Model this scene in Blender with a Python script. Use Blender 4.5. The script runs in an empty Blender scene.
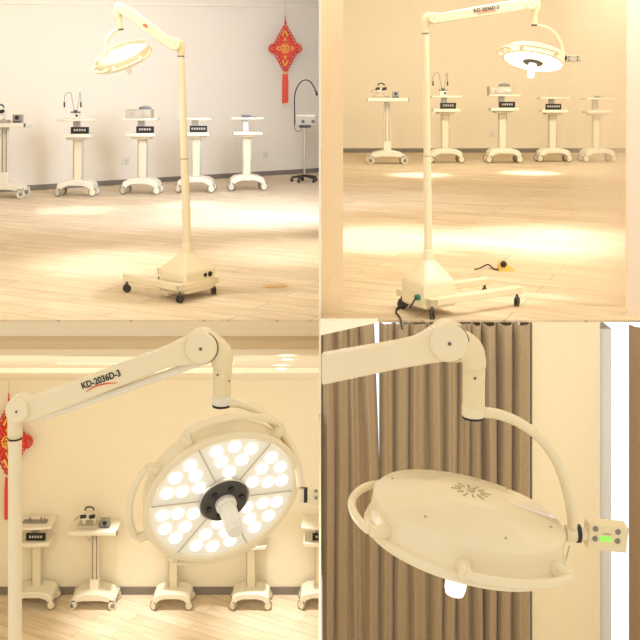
import bpy, bmesh, math, random
from mathutils import Vector, Matrix
random.seed(7)
S = bpy.context.scene
col = S.collection
PI = math.pi
ZC = 1.35            # camera height above the upper left floor
F = 900.0            # focal length in pixels of a 640 px frame
HY = 95.0            # horizon row

# ---------------------------------------------------------------- camera
cd = bpy.data.cameras.new('camera'); cam = bpy.data.objects.new('camera', cd); col.objects.link(cam)
cam.location = (0, 0, ZC); cam.rotation_euler = (PI/2, 0, 0)
cd.sensor_width = 36; cd.lens = F/640*36; cd.shift_y = -(320-HY)/640
cd.clip_end = 200
S.camera = cam
# ---------------------------------------------------------------- world, light, exposure
w = bpy.data.worlds.new('world'); S.world = w; w.use_nodes = True
bg = w.node_tree.nodes['Background']; bg.inputs[0].default_value = (1.0, .88, .70, 1); bg.inputs[1].default_value = 1.02
S.view_settings.view_transform = 'Standard'; S.view_settings.look = 'None'
S.view_settings.gamma = 1; S.view_settings.use_curve_mapping = False
S.view_settings.exposure = 0.0

def P(px, py, y):
    return Vector(((px-320)/F*y, y, ZC-(py-HY)/F*y))
def FL(px, py, z0=0.0):
    y = (ZC-z0)*F/(py-HY)
    return Vector(((px-320)/F*y, y, z0))

def area(name, loc, to, sx, sy, power, color):
    l = bpy.data.lights.new(name, 'AREA'); l.shape = 'RECTANGLE'; l.size = sx; l.size_y = sy
    l.energy = power; l.color = color
    o = bpy.data.objects.new(name, l); col.objects.link(o); o.location = loc
    o.rotation_euler = (Vector(to)-Vector(loc)).to_track_quat('-Z', 'Y').to_euler()
    return o
def spot(name, loc, to, deg, power, color, blend=.8, r=.05):
    l = bpy.data.lights.new(name, 'SPOT'); l.spot_size = math.radians(deg); l.spot_blend = blend
    l.energy = power; l.color = color; l.shadow_soft_size = r
    o = bpy.data.objects.new(name, l); col.objects.link(o); o.location = loc
    o.rotation_euler = (Vector(to)-Vector(loc)).to_track_quat('-Z', 'Y').to_euler()
    return o
WARM = (1.0, .84, .60); COOL = (.72, .80, 1.0); NEUT = (1.0, .93, .80)
# added area lights that fill the rooms and wash the walls, no fixtures there
area('room_fill_light', (-2.5, 4.6, 2.8), (-2.5, 13.5, 2.0), 4.4, .8, 55, (1.0, .90, .74))
area('room_fill_light', (-2.7, 8.8, 3.0), (-2.7, 13.3, 1.6), 4.0, .6, 32, (1.0, .90, .74))
area('daylight_right', (-.3, 9.2, 1.9), (-.9, 13.5, 1.2), 1.0, 1.6, 155, COOL)
area('room_fill_light', (3.2, 4.3, 3.1), (3.5, 18.5, 2.4), 5.6, .8, 230, (1.0, .91, .74))
area('room_fill_light', (3.5, 13.0, 3.4), (3.6, 18.7, 2.2), 6.0, .6, 200, (1.0, .91, .74))
area('room_fill_light', (-2.2, 7.2, -1.9), (-2.2, 10.0, -5.2), 4.0, 2.0, 95, (1.0, .90, .69))
area('room_fill_light', (.55, 2.9, .1), (.85, 4.2, -1.2), .9, .9, 15, (1.0, .86, .62))
# pools on the floors from the ceiling spots
for px, py, pw, dg in ((76, 210, 190, 26), (192, 205, 190, 26), (112, 262, 190, 36), (290, 252, 190, 38)):
    t = FL(px, py); spot('ceiling_spot_light', (t.x, t.y, 2.6), t, dg, pw, (1, .98, .95), 1.0)
for px, py, pw, dg in ((420, 175, 400, 26), (530, 173, 400, 26), (385, 238, 330, 44), (553, 240, 420, 48), (490, 308, 90, 40)):
    t = FL(px, py, .15); spot('ceiling_spot_light', (t.x, t.y, 2.7), t, dg, pw, (1, .98, .95), 1.0)
for px, py, pw, dg in ((130, 624, 900, 46), (272, 622, 900, 46)):
    t = FL(px, py, -5.39); spot('ceiling_spot_light', (t.x, t.y, -2.75), t, dg, pw*.32, (1, .98, .95), 1.0)

spot('ceiling_spot_light', (-1.5, 5.9, 3.05), (-1.2, 6.4, 0), 70, 130, (1, .96, .88), .8)
# ---------------------------------------------------------------- materials
def mat(name, c, rough=.5, metal=0, emit=0, ecol=None, trans=0, coat=0, alpha=1, noise=0, nscale=8, bump=0):
    m = bpy.data.materials.new(name); m.use_nodes = True
    nt = m.node_tree; b = nt.nodes['Principled BSDF']
    b.inputs['Base Color'].default_value = (*c, 1); b.inputs['Roughness'].default_value = rough
    b.inputs['Metallic'].default_value = metal
    if coat: b.inputs['Coat Weight'].default_value = coat
    if emit:
        b.inputs['Emission Color'].default_value = (*(ecol or c), 1); b.inputs['Emission Strength'].default_value = emit
    if trans: b.inputs['Transmission Weight'].default_value = trans
    if alpha < 1: b.inputs['Alpha'].default_value = alpha
    tc = nt.nodes.new('ShaderNodeTexCoord'); n = nt.nodes.new('ShaderNodeTexNoise')
    n.inputs['Scale'].default_value = nscale; n.inputs['Detail'].default_value = 4
    nt.links.new(tc.outputs['Object'], n.inputs['Vector'])
    k = noise or .03
    r = nt.nodes.new('ShaderNodeValToRGB')
    r.color_ramp.elements[0].color = (*[v*(1-k) for v in c], 1); r.color_ramp.elements[1].color = (*[min(1, v*(1+k)) for v in c], 1)
    nt.links.new(n.outputs['Fac'], r.inputs['Fac']); nt.links.new(r.outputs['Color'], b.inputs['Base Color'])
    if bump:
        bp = nt.nodes.new('ShaderNodeBump'); bp.inputs['Strength'].default_value = bump; bp.inputs['Distance'].default_value = .01
        nt.links.new(n.outputs['Fac'], bp.inputs['Height']); nt.links.new(bp.outputs['Normal'], b.inputs['Normal'])
    return m
def wood_floor(name, c1, c2, angle=.5):
    m = bpy.data.materials.new(name); m.use_nodes = True; nt = m.node_tree; b = nt.nodes['Principled BSDF']
    tc = nt.nodes.new('ShaderNodeTexCoord'); mp = nt.nodes.new('ShaderNodeMapping'); mp.inputs['Rotation'].default_value[2] = angle
    br = nt.nodes.new('ShaderNodeTexBrick'); br.inputs['Scale'].default_value = 1
    br.inputs['Brick Width'].default_value = 1.2; br.inputs['Row Height'].default_value = .19; br.inputs['Mortar Size'].default_value = .004
    br.inputs['Color1'].default_value = (*c1, 1); br.inputs['Color2'].default_value = (*c2, 1)
    br.inputs['Mortar'].default_value = (*[v*.72 for v in c2], 1)
    br.offset = .37
    nt.links.new(tc.outputs['Object'], mp.inputs['Vector']); nt.links.new(mp.outputs['Vector'], br.inputs['Vector'])
    mp2 = nt.nodes.new('ShaderNodeMapping'); mp2.inputs['Scale'].default_value = (1.5, 9, 1)
    nt.links.new(mp.outputs['Vector'], mp2.inputs['Vector'])
    n = nt.nodes.new('ShaderNodeTexNoise'); n.inputs['Scale'].default_value = 1.6; n.inputs['Detail'].default_value = 8; n.inputs['Roughness'].default_value = .6
    nt.links.new(mp2.outputs['Vector'], n.inputs['Vector'])
    r = nt.nodes.new('ShaderNodeValToRGB'); r.color_ramp.elements[0].position = .3; r.color_ramp.elements[1].position = .7
    r.color_ramp.elements[0].color = (.80, .76, .70, 1); r.color_ramp.elements[1].color = (1, 1, 1, 1)
    nt.links.new(n.outputs['Fac'], r.inputs['Fac'])
    mx = nt.nodes.new('ShaderNodeMix'); mx.data_type = 'RGBA'; mx.blend_type = 'MULTIPLY'; mx.inputs['Factor'].default_value = 1
    nt.links.new(br.outputs['Color'], mx.inputs['A']); nt.links.new(r.outputs['Color'], mx.inputs['B'])
    nt.links.new(mx.outputs['Result'], b.inputs['Base Color']); b.inputs['Roughness'].default_value = .75; b.inputs['Specular IOR Level'].default_value = .12
    return m
def curtain_mat(name, c):
    m = bpy.data.materials.new(name); m.use_nodes = True; nt = m.node_tree; b = nt.nodes['Principled BSDF']
    tc = nt.nodes.new('ShaderNodeTexCoord'); mp = nt.nodes.new('ShaderNodeMapping'); mp.inputs['Scale'].default_value = (60, 60, 260)
    n = nt.nodes.new('ShaderNodeTexNoise'); n.inputs['Scale'].default_value = 2; n.inputs['Detail'].default_value = 6
    nt.links.new(tc.outputs['Object'], mp.inputs['Vector']); nt.links.new(mp.outputs['Vector'], n.inputs['Vector'])
    r = nt.nodes.new('ShaderNodeValToRGB'); r.color_ramp.elements[0].position = .3; r.color_ramp.elements[1].position = .7
    r.color_ramp.elements[0].color = (*[v*.82 for v in c], 1); r.color_ramp.elements[1].color = (*[v*1.12 for v in c], 1)
    nt.links.new(n.outputs['Fac'], r.inputs['Fac']); nt.links.new(r.outputs['Color'], b.inputs['Base Color'])
    b.inputs['Roughness'].default_value = .75; b.inputs['Sheen Weight'].default_value = .3
    return m
M = {}
M['wall_a'] = mat('warm_white_wall_paint', (.86, .80, .69), .9, bump=.05, nscale=40)
M['wall_b'] = mat('cream_wall_paint', (.87, .78, .62), .9, nscale=30)
M['wall_c'] = mat('beige_wall_paint', (.84, .77, .61), .9, nscale=30)
M['ceil'] = mat('ceiling_paint', (.90, .84, .72), .9)
M['floor'] = wood_floor('pale_laminate', (.80, .69, .53), (.73, .60, .44), .45)
M['base'] = mat('grey_baseboard', (.22, .19, .16), .6)
M['paint'] = mat('cream_enamel', (.82, .73, .53), .32, coat=.3)
M['paintd'] = mat('cream_enamel_joint', (.80, .70, .46), .35, coat=.3)
M['cartw'] = mat('cart_white_plastic', (.78, .73, .61), .4)
M['cartg'] = mat('cart_grey_aluminium', (.55, .52, .46), .4, metal=.3)
M['coltrim'] = mat('column_cream', (.74, .67, .50), .4)
M['black'] = mat('black_plastic', (.012, .012, .012), .45)
M['hub'] = mat('charcoal_hub_plate', (.045, .043, .04), .4)
M['rubber'] = mat('dark_rubber', (.05, .045, .04), .7)
M['wheel'] = mat('beige_wheel', (.74, .68, .52), .5)
M['tyre'] = mat('grey_tyre', (.30, .27, .21), .6)
M['grey'] = mat('grey_metal', (.30, .29, .27), .35, metal=.6)
M['dgrey'] = mat('dark_grey', (.10, .10, .10), .5)
M['steel'] = mat('brushed_steel', (.62, .58, .5), .3, metal=.8)
M['device'] = mat('beige_device_casing', (.50, .45, .33), .5)
M['signb'] = mat('black_sign_card', (.008, .006, .005), .5)
M['signw'] = mat('white_lettering', (.85, .83, .78), .6)
M['red'] = mat('red_cord', (.62, .035, .02), .6, noise=.3, nscale=60)
M['tassel'] = mat('red_tassel_thread', (.80, .10, .06), .7, noise=.25, nscale=120)
M['gold'] = mat('gold_thread', (.85, .50, .08), .45, noise=.2, nscale=90)
M['redmark'] = mat('red_print', (.75, .10, .05), .5)
M['blackmark'] = mat('black_print', (.02, .02, .02), .5)
M['lens'] = mat('glowing_lens_plate', (.52, .48, .37), .4, emit=.36, ecol=(1, .95, .84))
M['lenshot'] = mat('glowing_lens_plate_full', (.9, .87, .78), .4, emit=1.6, ecol=(1, .97, .9))
M['led'] = mat('led', (1, 1, 1), .4, emit=1.8, ecol=(1, .97, .9))
M['handle'] = mat('milky_sterile_handle', (.93, .90, .82), .3, trans=.15)
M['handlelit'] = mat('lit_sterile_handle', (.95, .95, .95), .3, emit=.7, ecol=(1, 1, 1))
M['seam'] = mat('seam_line', (.50, .43, .30), .6)
M['green'] = mat('green_display', (.2, .7, .1), .4, emit=.55, ecol=(.35, 1, .12))
M['button'] = mat('grey_button', (.22, .22, .20), .4)
M['yellow'] = mat('yellow_pedal', (.72, .50, .10), .5)
M['greenp'] = mat('green_plug', (.03, .22, .12), .5)
M['cable'] = mat('black_cable', (.02, .02, .02), .6)
M['curtain'] = curtain_mat('taupe_curtain_cloth', (.37, .28, .18))
M['curtain2'] = curtain_mat('brown_curtain_cloth', (.30, .20, .115))
M['sky'] = mat('bright_window', (.8, .87, 1), .5, emit=1.25, ecol=(.86, .92, 1))
M['panel'] = mat('cream_edge_band', (.78, .62, .43), .8)
M['panelp'] = mat('pinkish_edge_band', (.80, .68, .57), .8)
M['fade'] = mat('fade_sheet', (.80, .66, .51), .8, alpha=.55)
_nt = M['fade'].node_tree; _t = _nt.nodes.new('ShaderNodeTexCoord'); _x = _nt.nodes.new('ShaderNodeSeparateXYZ'); _m = _nt.nodes.new('ShaderNodeMapRange')
_nt.links.new(_t.outputs['Object'], _x.inputs[0]); _nt.links.new(_x.outputs['X'], _m.inputs['Value']); _nt.links.new(_m.outputs[0], _nt.nodes['Principled BSDF'].inputs['Alpha'])
_m.inputs['From Min'].default_value = 1.36; _m.inputs['From Max'].default_value = 1.72; _m.inputs['To Min'].default_value = .0; _m.inputs['To Max'].default_value = .33
M['tape'] = mat('tan_floor_tape', (.62, .40, .14), .6)
M['socket'] = mat('white_socket_plate', (.78, .74, .64), .5)
M['downl'] = mat('lit_downlight', (1, 1, 1), .5, emit=4, ecol=(1, .96, .85))
M['cushion'] = mat('blue_grey_plastic', (.24, .24, .26), .5)
M['line'] = mat('pale_swirl_line', (.80, .64, .44), .8)

# ---------------------------------------------------------------- mesh helpers
class MB:
    def __init__(s): s.b = bmesh.new()
    def box(s, c, d, R=None, ax=None):
        r = bmesh.ops.create_cube(s.b, size=1)['verts']
        mm = Matrix.Diagonal((*d, 1))
        if R is not None: mm = R.to_4x4() @ mm
        bmesh.ops.transform(s.b, matrix=Matrix.Translation(Vector(c)) @ mm, verts=r); return s
    def cyl(s, a, b, r1, r2=None, n=20):
        a = Vector(a); b = Vector(b); d = b-a; L = d.length
        v = bmesh.ops.create_cone(s.b, cap_ends=True, segments=n, radius1=r1, radius2=r1 if r2 is None else r2, depth=L)['verts']
        q = d.to_track_quat('Z', 'Y').to_matrix().to_4x4()
        bmesh.ops.transform(s.b, matrix=Matrix.Translation((a+b)/2) @ q, verts=v); return s
    def sph(s, c, r, sc=(1, 1, 1), n=16):
        v = bmesh.ops.create_uvsphere(s.b, u_segments=n, v_segments=n//2, radius=r)['verts']
        bmesh.ops.transform(s.b, matrix=Matrix.Translation(Vector(c)) @ Matrix.Diagonal((*sc, 1)), verts=v); return s
    def tube(s, pts, rad, n=14, sub=6, flat=1.0, cap=True):
        pts = [Vector(p) for p in pts]
        rs = rad if isinstance(rad, (list, tuple)) else [rad]*len(pts)
        if sub > 1 and len(pts) > 2:
            q, rr = [], []
            for i in range(len(pts)-1):
                p0 = pts[max(i-1, 0)]; p1 = pts[i]; p2 = pts[i+1]; p3 = pts[min(i+2, len(pts)-1)]
                for k in range(sub):
                    t = k/sub
                    q.append(.5*((2*p1)+(p2-p0)*t+(2*p0-5*p1+4*p2-p3)*t*t+(3*p1-p0-3*p2+p3)*t**3))
                    rr.append(rs[i]*(1-t)+rs[i+1]*t)
            q.append(pts[-1]); rr.append(rs[-1]); pts, rs = q, rr
        up = None; rings = []
        for i, p in enumerate(pts):
            t = (pts[min(i+1, len(pts)-1)]-pts[max(i-1, 0)]).normalized()
            if up is None:
                up = Vector((0, 1, 0)) if abs(t.y) < .9 else Vector((0, 0, 1))
            up = (up-t*up.dot(t)).normalized(); sd = t.cross(up)
            rings.append([s.b.verts.new(p+up*math.cos(2*PI*k/n)*rs[i]*flat+sd*math.sin(2*PI*k/n)*rs[i]) for k in range(n)])
        for a, b in zip(rings, rings[1:]):
            for k in range(n): s.b.faces.new((a[k], a[(k+1) % n], b[(k+1) % n], b[k]))
        if cap: s.b.faces.new(rings[0][::-1]); s.b.faces.new(rings[-1])
        return s
    def lathe(s, c, ax, prof, n=48, e1=None):
        c = Vector(c); ax = Vector(ax).normalized()
        e1 = Vector(e1) if e1 is not None else ax.orthogonal(); e1 = (e1-ax*e1.dot(ax)).normalized(); e2 = ax.cross(e1)
        rings = []
        for r, h in prof:
            if r < 1e-6: rings.append([s.b.verts.new(c+ax*h)])
            else: rings.append([s.b.verts.new(c+ax*h+(e1*math.cos(2*PI*k/n)+e2*math.sin(2*PI*k/n))*r) for k in range(n)])
        for a, b in zip(rings, rings[1:]):
            for k in range(n):
                k2 = (k+1) % n
                if len(a) == 1 and len(b) == 1: continue
                if len(a) == 1: s.b.faces.new((a[0], b[k2], b[k]))
                elif len(b) == 1: s.b.faces.new((a[k], a[k2], b[0]))
                else: s.b.faces.new((a[k], a[k2], b[k2], b[k]))
        return s
    def prism(s, pts, off):
        pts = [Vector(p) for p in pts]; off = Vector(off)
        a = [s.b.verts.new(p) for p in pts]; b = [s.b.verts.new(p+off) for p in pts]
        s.b.faces.new(a); s.b.faces.new(b[::-1]); n = len(a)
        for k in range(n): s.b.faces.new((a[k], b[k], b[(k+1) % n], a[(k+1) % n]))
        return s
    def build(s, name, m, parent=None, smooth=True, bevel=0, seg=2):
        bmesh.ops.recalc_face_normals(s.b, faces=s.b.faces)
        if parent is not None:
            bmesh.ops.transform(s.b, matrix=parent_world(parent).inverted(), verts=s.b.verts)
        me = bpy.data.meshes.new(name); s.b.to_mesh(me); s.b.free(); me.materials.append(m)
        o = bpy.data.objects.new(name, me); col.objects.link(o)
        if parent is not None: o.parent = parent
        if bevel:
            bv = o.modifiers.new('bevel', 'BEVEL'); bv.width = bevel; bv.segments = seg; bv.limit_method = 'ANGLE'; bv.angle_limit = .6
        if smooth:
            for p in me.polygons: p.use_smooth = True
            bpy.context.view_layer.objects.active = o
            me.set_sharp_from_angle(angle=math.radians(38))
        return o
def parent_world(o):
    m = Matrix.Identity(4)
    while o is not None: m = o.matrix_basis @ m; o = o.parent
    return m
def tag(o, label=None, cat=None, group=None, kind=None):
    if label: o['label'] = label
    if cat: o['category'] = cat
    if group: o['group'] = group
    if kind: o['kind'] = kind
    return o
def thing(name, loc, label, cat, group=None):
    o = bpy.data.objects.new(name, None); o.empty_display_size = .1; col.objects.link(o); o.location = loc
    return tag(o, label, cat, group)
def copy_tree(o, parent=None):
    c = o.copy(); col.objects.link(c)
    if parent is not None: c.parent = parent
    for ch in list(o.children): copy_tree(ch, c)
    return c
def struct(name, mb, m, smooth=False, bevel=0):
    return tag(mb.build(name, m, None, smooth, bevel), kind='structure')
def text_mesh(name, s, size, m, parent, loc, ang, yscale=1, sx=1):
    cu = bpy.data.curves.new(name, 'FONT'); cu.body = s; cu.size = size; cu.extrude = .0006; cu.offset = size*.02
    cu.align_x = 'CENTER'; cu.align_y = 'CENTER'
    to = bpy.data.objects.new(name+'_tmp', cu); col.objects.link(to)
    dg = bpy.context.evaluated_depsgraph_get(); me = bpy.data.meshes.new_from_object(to.evaluated_get(dg))
    bpy.data.objects.remove(to); me.name = name
    R = Matrix.Translation(Vector(loc)) @ Matrix.Rotation(-ang, 4, 'Y') @ Matrix.Rotation(PI/2, 4, 'X') @ Matrix.Diagonal((sx, yscale, 1, 1))
    me.transform(parent_world(parent).inverted() @ R)
    me.materials.clear(); me.materials.append(m)
    o = bpy.data.objects.new(name, me); col.objects.link(o); o.parent = parent
    return o

# ================================================================ ROOMS
# ---- upper left room
A = FL(-8, 192.8); B = FL(320, 172.2)
dirw = (B-A).normalized(); nrm = Vector((dirw.y, -dirw.x, 0))   # towards the room
H1 = 3.12
struct('wall_back', MB().prism([A, B, B+Vector((0, 0, H1)), A+Vector((0, 0, H1))], -nrm*.1), M['wall_a'])
struct('baseboard_back', MB().prism([A, B-dirw*.02, B-dirw*.02+Vector((0, 0, .075)), A+Vector((0, 0, .075))], nrm*.015), M['base'])
a2 = A+Vector((0, 0, 2.60)); b2 = B-dirw*.02+Vector((0, 0, 2.90))
struct('trim_1', MB().prism([a2, a2+Vector((0, 0, .05)), b2+Vector((0, 0, .03)), b2-Vector((0, 0, .02))], nrm*.06), M['ceil'])
struct('floor', MB().prism([(-4.7, 5.4, 0), (-.006, 5.4, 0), (-.006, 15.75, 0), (-4.7, 15.75, 0)], (0, 0, -.012)), M['floor'])
struct('wall_left', MB().box((-4.75, 9.0, 1.56), (.1, 7.4, 3.12)), M['wall_a'])
struct('ceiling', MB().box((-2.38, 9.6, 3.14), (4.7, 12.2, .06)), M['ceil'])
# partition between left and right rooms, upper storey
struct('wall_middle', MB().box((0, 12.1, 1.06), (.012, 14.6, 4.88)), M['wall_a'])
# ---- upper right room
ZR = .15
yb = (ZC-ZR)*F/(152.6-HY)
struct('floor', MB().box((3.6, (4.8+yb)/2, ZR-.006), (7.188, yb-4.8, .012)), M['floor'])
struct('wall_back', MB().box((3.55, yb+.05, 1.82), (7.08, .1, 3.36)), M['wall_b'])
struct('baseboard_back', MB().box((3.57, yb-.01, ZR+.045), (7.1, .02, .09)), M['base'])
struct('wall_right', MB().box((7.15, (4.9+yb)/2, 1.82), (.08, yb-4.9, 3.36)), M['wall_b'])
struct('ceiling', MB().box((3.6, 12.1, 3.53), (7.1, 14.4, .06)), M['ceil'])
# added narrow boards standing in for the pale faded bands at both sides
yp = 4.92
pa = tag(MB().box((.067, yp, ZR+.92), (.119, .02, 1.84)).build('edge_band_board', M['panel'], None, False), 'added narrow cream board with faint swirl lines, for the faded band at left edge of the upper right room', 'board')
def swirl(cx, cz, r, a0, a1): return [(cx+math.cos(t)*r, yp-.0125, cz+math.sin(t)*r) for t in [a0+(a1-a0)*k/14 for k in range(15)]]
sw = MB()
for (cpx, cpy, rp, a0, a1) in ((343, 40, 8, 1.6, 4.6), (346, 290, 20, 2.0, 3.9), (350, 255, 14, 2.2, 4.0), (352, 95, 24, 2.4, 3.5)):
    c = P(cpx, cpy, yp); pts = [p for p in swirl(c.x, c.z, rp/F*yp, a0, a1) if .004 < p[0] < .128]
    if len(pts) > 2: sw.tube(pts, .0008, 6, 1)
sw.build('swirl_line', M['line'], pa)
tag(MB().box((1.75, yp, ZR+.92), (.15, .02, 1.84)).build('edge_band_board', M['panelp'], None, False), 'added narrow plain pinkish board, for the faded band at right edge of the upper right room', 'board')
tag(MB().box((1.56, yp+.2, ZR+.93), (.41, .006, 1.86)).build('fade_screen', M['fade'], None, False), 'added translucent sheet that fades out the rightmost trolley', 'screen')  # added see-through sheet, imitates the haze towards the right side

# ---- lower left room
ZL = -5.39
yl = (ZC-ZL)*F/(594-HY)
struct('floor', MB().box((-2.0, (4.2+yl)/2, ZL-.05), (6.6, yl-4.2, .1)), M['floor'])
ztop = ZC-(377-HY)/F*yl
struct('wall_back', MB().box((-2.0, yl+.05, (ZL+ztop)/2), (6.6, .1, ztop-ZL)), M['wall_c'])
struct('baseboard_back', MB().box((-2.0, yl-.01, ZL+.05), (6.6, .02, .1)), M['base'])
# sloping ceiling with two light ridges
c0 = Vector((0, 5.5, -.03)); c1 = Vector((0, yl, ztop))
def slope(px, py):     # point on the sloping ceiling seen at px, py
    k = (py-HY)/F; dy = c1.y-c0.y; dz = c1.z-c0.z
    y = (ZC-c0.z+dz/dy*c0.y)/(k+dz/dy); return P(px, py, y)
struct('ceiling', MB().prism([(-5.3, c0.y, c0.z), (1.3, c0.y, c0.z), (1.3, c1.y, c1.z), (-5.3, c1.y, c1.z)], (0, .0, .012)), M['ceil'])
def ridge(name, y1, y2, th, m):
    mb = MB(); p1 = slope(320, y1); p2 = slope(320, y2)
    mb.prism([(-5.2, p1.y, p1.z), (1.2, p1.y, p1.z), (1.2, p2.y, p2.z), (-5.2, p2.y, p2.z)], (0, -.02, -th)); struct(name, mb, m)
M['band'] = mat('ceiling_band', (.72, .60, .42), .9)
ridge('trim_2', 336, 345, .03, M['band'])
ridge('trim_3', 368, 376, .05, M['ceil'])
struct('wall_left', MB().box((-5.35, (4.2+yl)/2, -2.9), (.1, yl-4.2, 5.0)), M['wall_c'])
p = slope(58, 356); q = slope(200, 357)
tag(MB().prism([q_+Vector((0, -.03, -.045)) for q_ in (slope(58, 354.5), slope(235, 355), slope(235, 356.3), slope(58, 356))], (0, -.01, -.02)).build('light_strip', mat('cove_light', (1, .97, .85), .5, emit=.25, ecol=(1, .93, .7)), None, False), 'long pale light strip across the lower left ceiling above the lamp arm', 'ceiling light')
for k, (px, py, lb) in enumerate(((287.5, 355.5, 'small round recessed ceiling light, the upper one right of the lamp elbow'), (281, 365.5, 'small round recessed ceiling light, the lower one right of the lamp elbow'))):
    c = slope(px, py)
    r = thing('recessed_ceiling_light', c, lb, 'ceiling light', 'recessed ceiling lights in the lower left room')
    MB().lathe(c+Vector((0, -.02, -.02)), (0, -.35, -.94), [(.055, .0), (.07, .0), (.07, .01), (.055, .01), (.055, 0)], 24).build('trim_ring', M['ceil'], r)
    MB().lathe(c+Vector((0, -.02, -.02)), (0, -.35, -.94), [(0, .0), (.06, .0), (.06, .01), (0, .012)], 24).build('diffuser', M['downl'], r)
# landing below the frame that carries the near lamp, lower left
struct('floor', MB().box((-1.3, 2.9, ZC-2.95), (2.58, 1.5, .1)), M['floor'])
# ---- lower right room
ZQ = ZC-3.25
struct('floor', MB().box((1.3, 3.6, ZQ-.05), (2.58, 3.4, .1)), M['floor'])
struct('wall_middle', MB().box((.0, 3.35, -1.0), (.008, 2.9, 1.3)), M['wall_c'])
yw = 4.9
zt = .138
x1 = (528-320)/F*yw; x2 = (600-320)/F*4.8
struct('wall_back', MB().box((.56, yw+.25, (ZQ+zt)/2), (1.12, .08, zt-ZQ)).box(((x1+x2)/2, yw+.05, (ZQ+zt)/2), (x2-x1, .3, zt-ZQ)), M['wall_c'])
struct('window_1', MB().box((.36, yw+.185, (ZQ+zt)/2), (.16, .02, zt-ZQ-.1)), M['sky'])
struct('window_2', MB().box((1.75, yw+.16, (ZQ+zt)/2), (.55, .02, zt-ZQ-.1)), M['sky'])
wf = MB()
wf.box((x2+.04, yw+.06, (ZQ+zt)/2), (.08, .2, zt-ZQ-.1)); struct('trim_4', wf, mat('window_frame_bluish', (.80, .86, .97), .4))  # frame widened and tinted blue to paint the window's bluish light gradient
struct('wall_right', MB().box((2.1, 3.9, (ZQ+zt)/2), (.06, 2.6, zt-ZQ)), M['wall_c'])
# sloping bulkhead above the curtains
struct('trim_5', MB().prism([P(321, 321, 4.55), P(378, 321, 4.6), P(378, 322.5, 4.6), P(320, 335.5, 4.55)], (0, .05, 0)), M['ceil'])

def curtain(name, xa, xb, y, m, label, phase, folds, amp, seed, close=0):
    rnd = random.Random(seed); mb = MB(); nx = int(folds*16); nz = 10
    cuts = [0]
    for i in range(folds): cuts.append(cuts[-1]+rnd.uniform(.55, 1.5))
    tot = cuts[-1]; amps = [rnd.uniform(.55, 1.25) for _ in cuts]
    rows = []
    for j in range(nz+1):
        v = j/nz; row = []
        for i in range(nx+1):
            u = i/nx; t = u*tot; k = 0
            while k < folds-1 and t > cuts[k+1]: k += 1
            f = (t-cuts[k])/(cuts[k+1]-cuts[k])
            d = -(math.sin(PI*f)**1.5)*amp*amps[k]*(1+.12*math.sin(v*3+k)) + amp*.18*math.sin(f*4*PI+phase)
            xo = .008*math.sin(v*4+k*1.7)
            xe = close*min(1, v/.38)
            row.append(mb.b.verts.new((xa+(xb+xe-xa)*u+xo*(1-u)*u*4, y+d, ZQ+.02+(zt-.02-ZQ)*(1-v))))
        rows.append(row)
    for a, b in zip(rows, rows[1:]):
        for i in range(nx): mb.b.faces.new((a[i], a[i+1], b[i+1], b[i]))
    o = mb.build(name, m, None, True); s = o.modifiers.new('thick', 'SOLIDIFY'); s.thickness = .004
    return tag(o, label, 'curtain', 'floor length curtains in the lower right room')
curtain('curtain', .015, .285, yw-.1, M['curtain'], 'taupe curtain left of the thin bright gap, under the lamp arm', 0, 4, .05, 3, .029)
curtain('curtain', .318, 1.12, yw-.1, M['curtain'], 'widest taupe curtain, hanging in folds behind the tilted lamp head', 1, 10, .07, 11)
curtain('curtain', 1.635, 1.98, yw-.15, M['curtain2'], 'dark brown curtain at right edge beside the bright window', 2, 5, .05, 5)

# ================================================================ LAMPS
def axis(px, py, y, sdir, ratio, toward):
    """direction the light face points, from the apparent tilt of its rim"""
    d = P(px, py, y)-Vector((0, 0, ZC)); d.normalize()
    s = Vector((sdir[0], 0, -sdir[1])); s = (s-d*s.dot(d)).normalized()
    return (d*(-ratio if toward else ratio)+s*math.sqrt(1-ratio*ratio)).normalized()

def arc3(c, e1, e2, ax, r, h, a0, a1, n=16):
    return [c+(e1*math.cos(a)+e2*math.sin(a))*r+ax*h for a in [math.radians(a0+(a1-a0)*k/n) for k in range(n+1)]]

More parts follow.
